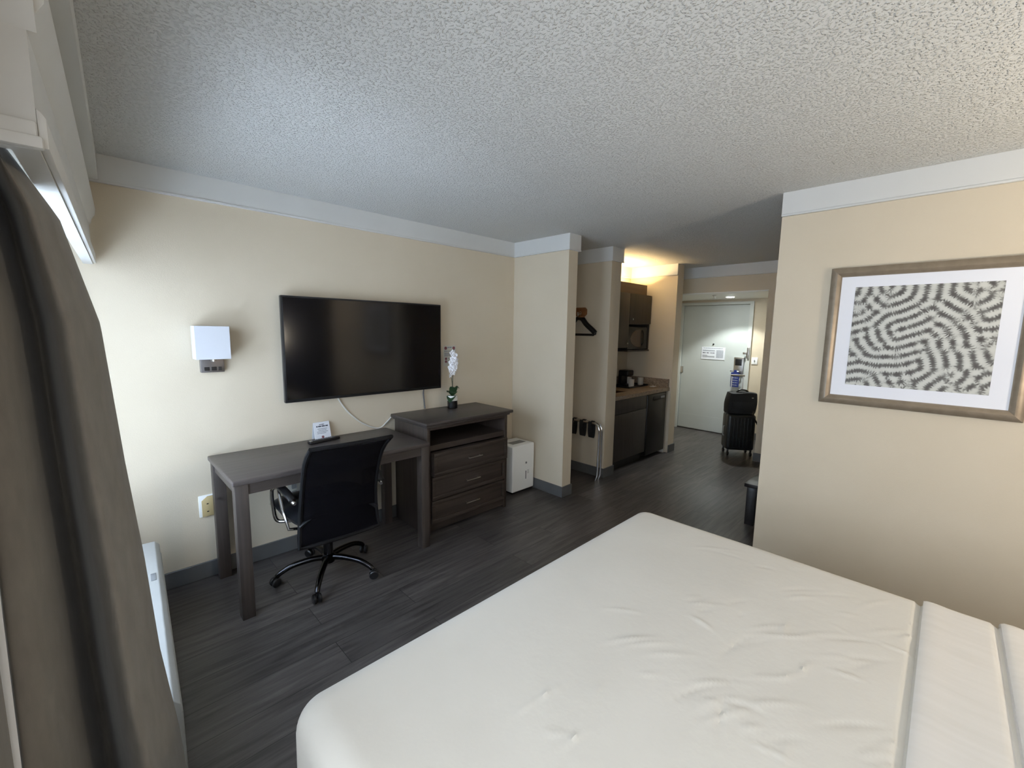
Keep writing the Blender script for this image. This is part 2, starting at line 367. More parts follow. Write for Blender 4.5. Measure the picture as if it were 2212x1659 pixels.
hg = tag(MB().prism([(2.125, .755), (2.24, .755), (2.24, .965), (2.205, .972), (2.2, 1.005), (2.165, 1.005), (2.16, .972), (2.125, .965)], 'x', 6.772, 6.775).build('door_hanger', 'blue'), 'blue door hanger card on the door handle', 'card')
pm = MB()
for i in range(5): text_lines(pm, lambda mb, u0, u1, v0, v1: mb.box(6.7708, 6.772, 2.235-u1, 2.235-u0, .94-v1, .94-v0), [(.015, .09, .01+i*.035, .012)])
pm.build('printed_text', 'greyink', hg)
sw = tag(MB().box(6.838, 6.85, 1.92, 2.0, 1.10, 1.20, .004).build('light_switch', 'whiteplastic'), 'white light switch plate right of the entrance door', 'light switch')
MB().box(6.83, 6.839, 1.953, 1.967, 1.14, 1.165, .002).build('toggle', 'greyplastic', sw)
dl = tag(MB().lathe([(.0, 2.027), (.055, 2.027), (.062, 2.030), (.075, 2.032), (.078, 2.037), (0, 2.037)], (6.30, 2.17, 0), 28).build('downlight', 'whiteplastic'), 'round recessed downlight in the entry ceiling', 'ceiling light')
MB().lathe([(0, 2.0262), (.05, 2.0262), (.05, 2.0275), (0, 2.0275)], (6.30, 2.17, 0), 24).build('lens', 'lampface', dl)
sp = tag(MB().lathe([(.0, 1.998), (.014, 1.998), (.014, 2.0), (.004, 2.003), (.004, 2.022), (.012, 2.024), (.026, 2.032), (.026, 2.037), (0, 2.037)], (6.0, 2.27, 0), 20).build('sprinkler', 'nickel'), 'small fire sprinkler left of the entry downlight', 'sprinkler')

# ------------------------------------------------------------------ desk
dk = thing('desk', 'long dark wood writing desk under the television', 'desk', (1.055, 2.76, 0))
MB().box(.473, 1.645, 2.454, 3.064, .732, .76, .006, 3).build('tabletop', 'woodtop', dk)
for y in (2.470, 3.02): MB().box(.544, 1.58, y, y+.02, .675, .732).build('apron', 'woodX', dk)
for x in (.492, 1.606): MB().box(x, x+.02, 2.524, 2.985, .675, .732).build('side_apron', 'woodY', dk)
for x0 in (.482, 1.58):
    for y0 in (2.462, 2.985):
        MB().box(x0, x0+.062, y0, y0+.062, 0, .732, .003).build('leg', 'woodZ', dk)

# ------------------------------------------------------------------ dresser
ds = thing('dresser', 'dark wood three drawer dresser with open shelf right of the desk', 'dresser', (2.125, 2.82, 0))
X0, X1, YF = 1.715, 2.525, 2.60
MB().box(X0-.03, X1+.04, YF-.035, 3.068, .838, .864, .008, 3).box(X0-.012, X1+.016, YF-.016, 3.068, .822, .838, .005).build('top', 'dwoodtop', ds)
MB().box(X0, X0+.03, YF, 3.055, 0, .822, .002).build('side_panel', 'dwoodZ', ds)
MB().box(X1-.03, X1, YF, 3.055, 0, .822, .002).build('side_panel', 'dwoodZ', ds)
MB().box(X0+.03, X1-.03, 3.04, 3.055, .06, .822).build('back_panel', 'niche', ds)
MB().box(X0+.03, X1-.03, YF+.004, 3.04, .645, .685).box(X0+.03, X1-.03, YF+.002, 3.04, .800, .822).build('shelf', 'dwoodX', ds)
MB().box(X0+.03, X1-.03, YF+.012, YF+.03, .02, .085).build('plinth', 'dwoodX', ds)
for z0, z1, pull in ((.455, .632, .03), (.268, .443, .006), (.082, .256, 0)):
    d = MB()
    yf = YF-.004-pull
    d.box(X0+.034, X1-.034, yf, YF+.03, z0, z1, .004)
    fr = .03
    d.box(X0+.034, X1-.034, yf-.008, yf, z1-fr, z1, .003).box(X0+.034, X1-.034, yf-.008, yf, z0, z0+fr, .003)
    d.box(X0+.034, X0+.034+fr, yf-.008, yf, z0+fr, z1-fr, .003).box(X1-.034-fr, X1-.034, yf-.008, yf, z0+fr, z1-fr, .003)
    o = d.build('drawer', 'dwoodX', ds)
    zc = (z0+z1)/2
    h = MB().tube([(2.06, yf-.024, zc), (2.20, yf-.024, zc)], .0045, 8)
    for x in (2.075, 2.185): h.tube([(x, yf, zc), (x, yf-.024, zc)], .0035, 8)
    h.build('handle', 'nickel', o)

# ------------------------------------------------------------------ television
tv = thing('television', 'large black flat television mounted on the cream wall', 'television', (1.52, 3.03, 1.39))
MB().box(.902, 2.128, 3.0, 3.035, 1.04, 1.735, .006).build('bezel', 'bezel', tv)
MB().box(.914, 2.116, 2.998, 3.0005, 1.062, 1.723).build('screen', 'screen', tv)
MB().box(1.05, 1.98, 3.035, 3.055, 1.08, 1.5, .01).build('back_housing', 'black', tv)
MB().box(1.35, 1.70, 3.055, YT-.0005, 1.2, 1.55).build('wall_mount', 'black', tv)
tag(MB().tube(cat_rom([(1.26, 3.066, 1.06), (1.29, 3.068, 1.0), (1.345, 3.069, .92), (1.44, 3.069, .83), (1.54, 3.068, .775), (1.60, 3.066, .766), (1.65, 3.066, .80), (1.69, 3.066, .835)], 8), .006, 8).build('cable', 'cordwhite'), 'white cable from the television down to the desk', 'cable')
tag(MB().tube(cat_rom([(1.985, 3.045, 1.05), (1.99, 3.062, 1.0), (2.0, 3.066, .93), (2.003, 3.06, .868)], 8), .0055, 8).build('cable', 'cordgrey'), 'grey power cord from the television to the dresser top', 'cable')

# ------------------------------------------------------------------ wall sconce
sc = thing('wall_sconce', 'wall lamp with square white shade left of the television', 'wall lamp', (.527, 3.05, 1.35))
sh = MB()
for a, c, d_, e in ((.437, .605, 2.945, 2.948), (.437, .44, 2.948, 3.055), (.602, .605, 2.948, 3.055), (.437, .605, 3.055, 3.058)):
    sh.box(a, c, d_, e, 1.345, 1.533, .0008, 1)
sh.build('shade', 'shade', sc)
MB().box(.47, .588, 3.045, YT-.0005, 1.262, 1.375, .003).build('back_plate', 'bracket', sc)
MB().tube([(.53, 3.046, 1.335), (.53, 3.0, 1.335), (.53, 3.0, 1.40)], .011, 12).build('arm', 'nickel', sc)
MB().lathe([(.0, 1.40), (.016, 1.40), (.018, 1.43), (.028, 1.46), (.03, 1.485), (.018, 1.51), (0, 1.515)], (.53, 3.0, 0), 18).build('bulb', 'whiteplastic', sc)
for x0, w in ((.487, .026), (.522, .026), (.557, .016)):
    MB().box(x0, x0+w, 3.0425, 3.0455, 1.273, 1.294, .001, 1).build('outlet' if w > .02 else 'switch', 'black', sc)

# ------------------------------------------------------------------ wall plates
ol = tag(MB().box(.414, .49, YT-.008, YT, .386, .52, .004).build('outlet_plate', 'whiteplastic'), 'white wall outlet with almond cover left of the desk', 'outlet')
cv = MB().prism([(.428, .388), (.489, .388), (.489, .512), (.458, .512), (.428, .488)], 'y', YT-.014, YT-.008, .002).build('almond_cover', 'almond', ol)
for z in (.415, .463): MB().box(.452, .462, YT-.0150, YT-.0138, z, z+.006).build('socket_slot', 'black', cv)
o2 = tag(MB().box(.91, .99, YT-.008, YT, .365, .485, .004).build('outlet_plate', 'almondlight'), 'pale wall outlet behind the desk chair', 'outlet')
for z in (.385, .435): MB().box(.933, .967, YT-.0105, YT-.0075, z, z+.034, .006).build('socket', 'greyplastic', o2)

# ------------------------------------------------------------------ card and remote on the desk
cd = thing('tent_card', 'small white printed card standing behind the remote on the desk', 'card', (1.14, 3.02, .76), math.radians(3))
MB().prism([(-.006, 0), (0, 0), (.028, .118), (.026, .118)], 'x', -.056, .056).build('front_panel', 'paper', cd, local=True)
MB().prism([(.050, 0), (.052, 0), (.028, .118), (.026, .118)], 'x', -.056, .056).build('back_panel', 'paper', cd, local=True)
def cardbar(mb, u0, u1, v0, v1):
    def p(v): return -.006+v/.118*.032
    mb.prism([(p(v0)-.001, v0), (p(v0)+.0006, v0), (p(v1)+.0006, v1), (p(v1)-.001, v1)], 'x', -.056+u0, -.056+u1)
pm = MB(); text_lines(pm, cardbar, [(.04, .075, .098, .005), (.018, .10, .085, .008)]); pm.build('heading', 'ink', cd, local=True)
pm = MB(); text_lines(pm, cardbar, [(.025, .09, .070, .004), (.03, .085, .060, .004), (.02, .095, .050, .004), (.02, .08, .040, .004)]); pm.build('printed_text', 'greyink', cd, local=True)
MB().lathe([(0, -.0012), (.009, -.0012), (.009, .0012), (0, .0012)], (0, 0, 0), 18, 'y').xf(Matrix.Translation((-.0015, -.0015, .016)) @ Matrix.Rotation(-.26, 4, 'X')).build('round_emblem', 'redink', cd, local=True)
rm = thing('remote_control', 'black television remote lying on the desk in front of the white card', 'remote', (1.12, 2.952, .76), math.radians(8))
MB().box(-.108, .108, -.021, .021, 0, .02, .006, 3).build('body', 'black', rm, local=True)
kb = MB()
for i in range(9):
    for j in range(3): kb.box(-.07+i*.017, -.059+i*.017, -.013+j*.010, -.007+j*.010, .019, .0222, .001, 1)
kb.build('buttons', 'cordgrey', rm, local=True)
MB().box(-.104, -.085, -.012, .012, .019, .0212, .002).build('silver_cap', 'chrome', rm, local=True)

# ------------------------------------------------------------------ orchid
oc = thing('potted_orchid', 'white orchid in a black and white pot on the dresser', 'potted plant', (2.21, 2.955, .864))
R_ = .043
MB().lathe([(0, 0), (R_-.004, 0), (R_, .004), (R_, .068), (0, .068)], (0, 0, 0), 32).build('pot_base', 'potblack', oc, local=True)
MB().lathe([(0, .068), (R_+.001, .068), (R_+.001, .107), (R_-.001, .110), (R_-.006, .107), (R_-.006, .095), (0, .095)], (0, 0, 0), 32).build('pot_rim', 'potwhite', oc, local=True)
MB().lathe([(0, .094), (R_-.007, .094), (R_-.007, .100), (.02, .104), (0, .105)], (0, 0, 0), 20).build('moss', 'soil', oc, local=True)
MB().tube([(.008, .01, .10), (.012, .01, .30), (.022, .008, .505)], .0038, 8).build('stake', 'cane', oc, local=True)
MB().tube(cat_rom([(0, 0, .10), (.004, 0, .24), (.012, 0, .36), (.016, -.004, .45), (.004, -.01, .492), (-.012, -.014, .48)], 6), .003, 8).build('stem', 'stem', oc, local=True)
MB().tube(cat_rom([(0, .004, .10), (-.002, 0, .20), (-.014, -.004, .262), (-.03, -.01, .30), (-.042, -.014, .275)], 6), .0025, 8).build('stem', 'stem', oc, local=True)
def leaf_mb(ang, ln, wd, rise, droop):
    mb = MB()
    def f(u, v):
        w = wd*math.sin(PI*min(1, u*.93+.05))**.7*(v-.5)*2
        z = rise*math.sin(u*PI*.6)-droop*u*u+.35*abs(v-.5)*wd
        return (u*ln, w, z)
    return mb.grid(f, 10, 7, .0025).xf(Matrix.Translation((0, 0, .103)) @ Matrix.Rotation(ang, 4, 'Z'))
for a, ln, wd, ri, dp in ((math.radians(250), .062, .036, .085, .0), (math.radians(215), .070, .038, .015, .06), (math.radians(265), .05, .034, .05, .02), (math.radians(330), .058, .028, .10, .03), (math.radians(100), .06, .03, .06, .03)):
    leaf_mb(a, ln, wd, ri, dp).build('leaf', 'leaf', oc, local=True)
def blossom(c, rx, rz, s):
    mb = MB()
    for k in range(5):
        a = 2*PI*k/5+PI/2
        wd = .016*s if k in (1, 4) else .011*s
        def f(u, v, a=a, wd=wd):
            r = .004+.024*s*u; w = wd*math.sin(PI*(u*.85+.12))*(v-.5)*2
            return (math.cos(a)*r-math.sin(a)*w, -.006*math.sin(u*2.2)-.004*(1-abs(v-.5)*2), math.sin(a)*r+math.cos(a)*w)
        mb.grid(f, 6, 5, .0012)
    mb.ball((0, -.008, -.004), .005*s, .007*s, .006*s, 8, 6)
    return mb.xf(Matrix.Translation(c) @ Matrix.Rotation(rz, 4, 'Z') @ Matrix.Rotation(rx, 4, 'X'))
bl = [(-.010, -.02, .468, 1.0), (.012, -.022, .452, 1.05), (-.006, -.03, .425, 1.15), (.018, -.025, .412, 1.15), (-.018, -.024, .392, 1.2), (.008, -.034, .382, 1.15), (-.026, -.028, .352, 1.15), (.002, -.03, .345, 1.05), (-.030, -.026, .315, 1.0), (-.012, -.03, .308, .9), (-.036, -.022, .288, .75)]
for i, (x, y, z, s) in enumerate(bl):
    blossom((x-.006, y, z), random.uniform(-.5, .3), random.uniform(-.7, .5), s).build('blossom', 'petal', oc, local=True)
for x, y, z in ((-.004, -.012, .494), (.012, -.010, .488)): MB().ball((x, y, z), .007, .007, .009, 10, 8).build('bud', 'petal', oc, local=True)

# printed notice on the wall behind the orchid
wn = tag(MB().box(2.205, 2.335, YT-.003, YT, 1.215, 1.395).build('wall_notice', 'wall'), 'small printed notice on the wall right of the television', 'notice')
wn.data.materials[0] = mat('notice_paper', (.56, .54, .47, 1), .6)
P2_ = lambda mb, u0, u1, v0, v1: mb.box(2.205+u0, 2.205+u1, YT-.0042, YT-.003, 1.395-v1, 1.395-v0)
pm = MB()
for u in (.022, .108): pm.lathe([(0, 0), (.014, 0), (.014, .0015), (0, .0015)], (2.205+u, YT-.0045, 1.372), 18, 'y')
for v in (.115, .14): pm.lathe([(0, 0), (.011, 0), (.011, .0015), (0, .0015)], (2.23, YT-.0045, 1.395-v), 18, 'y')
pm.build('printed_icon', 'redink', wn)
pm = MB(); text_lines(pm, P2_, [(.04, .09, .012, .010), (.008, .12, .046, .007), (.01, .12, .064, .006), (.01, .12, .075, .006), (.01, .11, .086, .006), (.045, .12, .11, .006), (.045, .12, .13, .006), (.045, .12, .145, .006)]); pm.build('printed_text', 'greyink', wn)

# ------------------------------------------------------------------ dehumidifier
dh = thing('dehumidifier', 'white box dehumidifier on the floor between dresser and stub wall', 'dehumidifier', (2.885, 2.85, 0))
MB().box(2.735, 3.030, 2.735, 2.985, .022, .466, .014, 4).build('body', 'whiteplastic', dh)
MB().box(2.76, 3.005, 2.76, 2.96, 0, .024).build('base_foot', 'black', dh)
MB().lathe([(0, 0), (.010, 0), (.010, .004), (0, .004)], (2.915, 2.732, .285), 20, 'y').build('power_button', 'acgrille', dh)
MB().box(2.909, 2.919, 2.733, 2.7365, .125, .205, .002).build('water_gauge', 'cordgrey', dh)
pm = MB()
for a in range(6): pm.box(2.935+.012*(a % 2), 2.942+.012*(a % 2), 2.7335, 2.7355, .175+.013*(a//2), .183+.013*(a//2), .001, 1)
pm.build('printed_mark', 'greyplastic', dh)
MB().box(2.80, 2.97, 2.80, 2.88, .4655, .468).build('top_vent', 'greyplastic', dh)

# ------------------------------------------------------------------ office chair
ch = thing('office_chair', 'black mesh back swivel chair pushed up to the desk', 'office chair', (.985, 2.60, 0), math.radians(-2))
for k, ang in enumerate((164, 236, 308, 20, 92)):
    a = math.radians(ang+2); ca, sa = math.cos(a), math.sin(a)
    pts = cat_rom([(.025*ca, .025*sa, .118), (.10*ca, .10*sa, .122), (.20*ca, .20*sa, .108), (.265*ca, .265*sa, .078), (.288*ca, .288*sa, .058)], 5)
    n_ = len(pts)
    lg = MB().tube(pts, [.019-.006*i/n_ for i in range(n_)], 10).build('base_arm', 'darkchrome', ch, local=True)
    cs = MB(); pa = a+PI/2+.5
    cx, cy = .295*ca, .295*sa
    ax = Vector((math.cos(pa), math.sin(pa), 0))
    for sgn in (-1, 1):
        w = MB().lathe([(0, -.009), (.022, -.009), (.027, -.005), (.027, .005), (.022, .009), (0, .009)], (0, 0, 0), 18, 'x')
        w.xf(Matrix.Translation(Vector((cx, cy, .0275))+ax*.014*sgn) @ Matrix.Rotation(pa, 4, 'Z'))
        me = bpy.data.meshes.new('t'); w.bm.to_mesh(me); w.bm.free(); cs.bm.from_mesh(me); bpy.data.meshes.remove(me)
    cs.tube([(cx, cy, .028), (cx, cy, .062)], .008, 8)
    cs.build('caster', 'black', lg, local=True)
MB().lathe([(0, .085), (.035, .085), (.042, .10), (.042, .13), (.028, .14), (.028, .27), (.018, .275), (.018, .37), (0, .37)], (0, 0, 0), 20).build('gas_column', 'darkchrome', ch, local=True)
MB().box(-.10, .10, -.12, .12, .37, .405, .01).box(-.035, .035, -.19, -.10, .365, .39, .008).build('tilt_mechanism', 'black', ch, local=True)
def seat_f(u, v):
    x = (u-.5)*.48; y = -.21+v*.46
    e = max(0, abs(u-.5)*2-.6)/.4; ev = max(0, v-.75)/.25; eb = max(0, .1-v)/.1
    return (x*(1-.06*ev)*(.84+.16*min(1, v*2.5)), y, .475-.03*e*e-.045*ev*ev-.02*eb*eb-.006*math.sin(v*9)**2)
MB().grid(seat_f, 25, 25, -.05).build('seat', 'leather', ch, local=True)
# back: frame tube + mesh panel, waist narrower, top flicking back
def back_c(t):      # t 0 bottom .. 1 top -> (y, z, half width)
    y = -.225+.03*math.sin(t*PI*.9)*1.0-.155*t*t-.02*t
    y -= .05*max(0, t-.8)/.2*max(0, t-.8)/.2
    z = .335+.60*t
    hw = .228-.012*math.sin(t*PI)-.012*t
    return y, z, hw
def back_f(u, v):
    y, z, hw = back_c(v)
    x = (u-.5)*2*hw
    return (x, y-.035*(1-((u-.5)*2)**2)*(.4+.6*math.sin(PI*v)), z)
MB().grid(back_f, 21, 31, .004).build('mesh_panel', 'mesh', ch, local=True)
def low_f(u, v):
    p = back_f(u, v*.46); return (p[0]*.985, p[1]+.012, p[2]+.004)
MB().grid(low_f, 17, 13, .012).build('lumbar_pad', 'leather', ch, local=True)
fp = []
for i in range(13): y, z, hw = back_c(i/12); fp.append((-hw, y, z))
top = [back_f(u/8, 1) for u in range(1, 8)]
fp += [tuple(p) for p in top]
for i in range(12, -1, -1): y, z, hw = back_c(i/12); fp.append((hw, y, z))
fp += [back_f(u/8, 0) for u in range(7, 0, -1)]
MB().tube(fp, .012, 8, closed=True).build('back_frame', 'matteblack', ch, local=True)
for sg in (-1, 1):
    x = .262*sg
    ar = MB().tube(cat_rom([(x*.93, -.24, .60), (x, -.17, .625), (x*1.03, -.02, .635), (x*1.05, .07, .60), (x*1.06, .085, .57), (x*1.05, .085, .50), (x*1.0, .07, .41), (x*.80, .05, .395), (x*.4, .03, .392)], 6), .011, 10).build('armrest', 'chrome', ch, local=True)
    MB().tube([(x*1.03, -.03, .625), (x*1.02, -.09, .52), (x*.96, -.13, .42), (x*.5, -.13, .395)], .009, 8).build('arm_strut', 'chrome', ar, local=True)
    MB().tube(cat_rom([(x*.95, -.225, .615), (x, -.16, .645), (x*1.03, -.04, .655), (x*1.05, .055, .632)], 6), .022, 10, flat=.55).build('arm_pad', 'black', ar, local=True)

# ------------------------------------------------------------------ framed coral print
AY0, AY1, AZ0, AZ1 = -.268, .512, 1.152, 1.908
pf = thing('framed_picture', 'bronze framed black and white coral print on the right wall', 'picture', (XA, .12, 1.53))
fw = .05
def frame_side(pts):
    mb = MB()
    def f(b):
        prof = [(0, 0), (0, .020), (.008, .026), (.030, .030), (.044, .022), (fw, .012), (fw, 0)]
        rings = []
        for (y, z, sy, sz) in pts: rings.append([b.verts.new((XA-.0005-d, y+sy*w, z+sz*w)) for w, d in prof])
        n = len(prof)
        for k in range(n): b.faces.new((rings[0][k], rings[0][(k+1) % n], rings[1][(k+1) % n], rings[1][k]))
        b.faces.new(rings[0]); b.faces.new(rings[1][::-1]); bmesh.ops.recalc_face_normals(b, faces=b.faces[:])
    return mb._add(f)
c = [(AY0, AZ0, 1, 1), (AY1, AZ0, -1, 1), (AY1, AZ1, -1, -1), (AY0, AZ1, 1, -1)]
for i in range(4): frame_side([c[i], c[(i+1) % 4]]).build('frame_rail', 'frame', pf)
MB().box(XA-.010, XA-.004, AY0+.04, AY1-.04, AZ0+.04, AZ1-.04).build('mat_board', 'mat', pf)
# coral labyrinth, grown from band-passed noise, with comb-like teeth across each ridge
def coral(nz, ny, f0=12.5, bw=12, K=10):
    RNG = np.random.RandomState(4)
    fy = np.fft.fftfreq(nz)[:, None]*nz; fx = np.fft.fftfreq(ny)[None, :]*ny
    fr = np.sqrt(fy**2+fx**2); F, I = np.fft.fft2, lambda a: np.real(np.fft.ifft2(a))
    lam = np.where(fr > 0, -((fr/f0)**2-1)**2*4+1.1, -5.1); dt = .6
    u = I(F(RNG.randn(nz, ny))*np.exp(-((fr-f0)/bw)**2)); u *= .3/u.std()
    for k in range(K): u = I(F(u-dt*u**3)/(1-dt*lam))
    s = u/np.sqrt(I(F(u*u)*np.exp(-(fr/5)**2))+.05*u.var())
    s2 = I(F(s)*np.exp(-(fr/30)**2))
    gz, gy = np.gradient(s2); mg = np.hypot(gz, gy)+1e-6; gz, gy = gz/mg, gy/mg
    w = I(F(RNG.randn(nz, ny))*np.exp(-((fr-55)/18)**2)); w /= w.std()
    Z, Y = np.mgrid[0:nz, 0:ny].astype(float); acc = w.copy()
    ij = lambda z, y: (np.clip(z.round().astype(int), 0, nz-1), np.clip(y.round().astype(int), 0, ny-1))
    for sg in (1, -1):
        z, y = Z.copy(), Y.copy()
        for k in range(6):
            q = ij(z, y); z += sg*gz[q]; y += sg*gy[q]; acc += w[ij(z, y)]
    acc /= acc.std()
    val = s*.75+.14+acc*.62*np.exp(-((s+.15)/.9)**2)
    return 1/(1+np.exp(-2.4*val))
nz, ny = 250, 255
art = coral(262, 268)[:nz, :ny]
pY0, pY1, pZ0, pZ1 = -.150, .398, 1.265, 1.800
yy, zz = np.meshgrid(np.linspace(pY1, pY0, ny), np.linspace(pZ0, pZ1, nz))
V = np.stack([np.full(yy.size, XA-.0112), yy.ravel(), zz.ravel()], 1)
idx = np.arange(nz*ny).reshape(nz, ny)
Fc = np.stack([idx[:-1, :-1].ravel(), idx[:-1, 1:].ravel(), idx[1:, 1:].ravel(), idx[1:, :-1].ravel()], 1)
me = bpy.data.meshes.new('coral_print'); me.from_pydata(V.tolist(), [], Fc.tolist())
ca_ = me.color_attributes.new('print', 'FLOAT_COLOR', 'POINT')
dark = np.array([.042, .034, .030]); lite = np.array([.60, .60, .55])
colr = np.ones((nz*ny, 4)); colr[:, :3] = dark+(lite-dark)*art.reshape(-1, 1)
ca_.data.foreach_set('color', colr.ravel())
m = mat('coral_print_ink', (.5, .5, .5, 1), .55); at = N(m, 'ShaderNodeAttribute', attribute_name='print'); L(m, at, 'Color', bsdf(m), 'Base Color')
link('coral_print', me, m, pf, smooth=False)

# ------------------------------------------------------------------ bed
BX0, BX1, BY1, BY0, BZ = .297, 2.107, 1.104, -1.02, .596
bd = thing('bed', 'large bed made up with smooth white sheets', 'bed', (1.2, 0, 0))
RP, RV = .08, .065
creases = []
rg = random.Random(5)
for k in range(70):
    cx, cy = rg.uniform(.7, 1.95), rg.uniform(-.02, .72)
    if k > 40: cx, cy = rg.uniform(1.0, 1.9), rg.uniform(.0, .35)
    creases.append((cx, cy, rg.gauss(-.65, .45), rg.uniform(.02, .075), rg.uniform(.003, .007), rg.uniform(.0022, .0058)*rg.choice((1, 1, -1))))
def bed_surface(x0, x1, y0, y1, ztop, zbot, hx, wr, noise_amp=.004):
    xs = np.arange(x0, x1+hx*.5, hx); ys = np.arange(y0, y1+hx*.5, hx)
    X, Y = np.meshgrid(xs, ys)
    cx, cy = (BX0+BX1)/2, (BY0+BY1)/2
    hxw, hyw = (BX1-BX0)/2, (BY1-BY0)/2
    dx, dy = X-cx, Y-cy
    qx = np.maximum(0, np.abs(dx)-(hxw-RP)); qy = np.maximum(0, np.abs(dy)-(hyw-RP))
    d = np.hypot(qx, qy); sc_ = np.where(d > RP, RP/np.maximum(d, 1e-9), 1)
    qx2, qy2 = qx*sc_, qy*sc_
    X2 = cx+np.sign(dx)*(np.abs(dx)-qx+qx2); Y2 = cy+np.sign(dy)*(np.abs(dy)-qy+qy2)
    t = np.minimum(1, np.hypot(qx2, qy2)/RP)
    Z = ztop-RV*(1-np.sqrt(np.maximum(0, 1-t**2.2)))
    W = np.zeros_like(Z)
    if wr:
        for (ax, ay, an, ln, wd, am) in creases:
            u = (X2-ax)*math.cos(an)+(Y2-ay)*math.sin(an); v = -(X2-ax)*math.sin(an)+(Y2-ay)*math.cos(an)+.25*u*u/ln*.3
            W += am*np.exp(-(u/ln)**2-(v/wd)**2)
    nn = np.array([noise.noise(Vector((a*2.2, b_*2.2, 3))) for a, b_ in zip(X2.ravel(), Y2.ravel())]).reshape(Z.shape)
    Z = Z+(W+noise_amp*nn)*(1-t)
    return X2, Y2, Z
def sheet(name, m, y0, y1, ztop, zbot, hx, wr, parent, grow=0, hem=False, tuck=None):
    X, Y, Z = bed_surface(BX0, BX1, y0, y1, ztop, zbot, hx, wr)
    if tuck is not None: Z = Z-.013*np.exp(-((Y-tuck)/.008)**2)
    if grow:
        cx = (BX0+BX1)/2; X = cx+(X-cx)*(1+grow/((BX1-BX0)/2))
    if hem:   # soft rolled edge on the foot side
        e = np.clip((y1-Y)/.010, 0, 1); Z = Z-(1-np.sqrt(np.clip(1-(1-e)**2, 0, 1)))*.010
        Z = Z+.004*np.exp(-((y1-.03-Y)/.03)**2)
    n, mcols = X.shape
    V = [(a, b_, c_) for a, b_, c_ in zip(X.ravel(), Y.ravel(), Z.ravel())]
    I = np.arange(n*mcols).reshape(n, mcols)
    F = np.stack([I[:-1, :-1].ravel(), I[:-1, 1:].ravel(), I[1:, 1:].ravel(), I[1:, :-1].ravel()], 1).tolist()
    ring = list(I[0, :])+list(I[1:, -1])+list(I[-1, ::-1][1:])+list(I[::-1, 0][1:-1])
    prev = ring
    for zl in ((.75, ), (.4,), (0,)):
        new = []
        for r in ring:
            x, y, z = V[r]; new.append(len(V)); k = zl[0]
            V.append((x+.006*math.sin(y*23+x*17)*(1-k), y+(.006*math.sin(x*19)*(1-k) if not hem else 0), zbot+(z-zbot)*k))
        for i in range(len(ring)):
            j = (i+1) % len(ring); F.append([int(prev[i]), int(new[i]) , int(new[j]), int(prev[j])][::-1])
        prev = new
    me = bpy.data.meshes.new(name); me.from_pydata(V, [], [list(map(int, f)) for f in F]); me.update()
    bm = bmesh.new(); bm.from_mesh(me); bmesh.ops.remove_doubles(bm, verts=bm.verts[:], dist=1e-5); bmesh.ops.recalc_face_normals(bm, faces=bm.faces[:]); bm.to_mesh(me); bm.free()
    return link(name, me, m, parent)
sheet('fitted_sheet', 'sheet', BY0, BY1, BZ, .26, .0085, True, bd, tuck=-.014)
sheet('flat_sheet', 'sheet2', BY0+.02, -.02, BZ+.009, .20, .0085, False, bd, .010, True, tuck=-.199)
sheet('sheet_cuff', 'sheet2', BY0+.04, -.205, BZ+.016, .24, .0085, False, bd, .018, True)
MB().box(BX0+.03, BX1-.03, BY0+.02, BY1-.03, .10, .30, .02).build('box_spring', 'bedbase', bd)
for x in (BX0+.08, BX1-.14):
    for y in (BY0+.08, BY1-.16): MB().box(x, x+.06, y, y+.06, 0, .10).build('leg', 'niche', bd)

# ------------------------------------------------------------------ valance and curtain
va = MB()
va.prism([(0, 1.835), (.012, 1.835), (.012, 1.885), (.006, 1.895), (0, 1.90)], 'y', 1.13, 3.045, .002)
va.box(-.035, 0, 1.13, 3.045, 1.83, 2.10)
va.box(-.20, -.035, 1.13, 1.155, 1.83, 2.10)
va.box(-.20, .0, 1.118, 1.13, 1.835, 1.875, .004).box(-.20, .006, 1.112, 1.13, 1.83, 1.85, .003)
va.prism([(0, 2.02), (.008, 2.03), (.012, 2.05), (.024, 2.07), (.028, 2.10), (0, 2.10)], 'y', 1.13, 3.045)
va.prism([(1.13, 2.02), (1.122, 2.03), (1.118, 2.05), (1.106, 2.07), (1.102, 2.10), (1.13, 2.10)], 'x', -.20, .012)
va.box(-.20, 0, 1.13, 3.045, 2.09, 2.104)
win_side(va, -.082)
tag(va.build('window_valance', 'valance'), 'white moulded valance box above the curtain', 'valance')

EDGE = [(1.93, -.095), (1.889, -.084), (1.76, -.018), (1.538, .029), (1.20, .0485), (.95, .067), (.68, .081), (.44, .105), (.30, .113), (.15, .120), (.012, .127)]
def edge_x(z):
    for (z1, x1), (z0, x0) in zip(EDGE, EDGE[1:]):
        if z0 <= z <= z1: t = (z-z0)/(z1-z0); return x0+(x1-x0)*t
    return EDGE[0][1] if z > EDGE[0][0] else EDGE[-1][1]
PROF = [(-.13, 1.42), (-.10, 1.36), (-.05, 1.27), (.0, 1.215), (.06, 1.21), (.18, 1.235), (.27, 1.29), (.35, 1.38), (.42, 1.46), (.50, 1.44), (.565, 1.34), (.63, 1.275), (.72, 1.25), (.82, 1.285), (.92, 1.33), (.99, 1.39), (1.0, 1.43), (.93, 1.465), (.7, 1.485), (.5, 1.49)]
PR = cat_rom([(a, b_, 0) for a, b_ in PROF], 6)
def curt(u, v):
    z = 1.93-1.918*v
    k = u*(len(PR)-1); i = min(int(k), len(PR)-2); t = k-i
    p = PR[i]*(1-t)+PR[i+1]*t
    xl = -.150; xe = edge_x(z)
    x = xl+p.x*(xe-xl)
    amp = .55+.45*min(1, v*1.5)
    y = 1.33+(p.y-1.33)*amp
    y += .012*math.sin(v*5+u*7)
    return (x, y-.03*v, z)
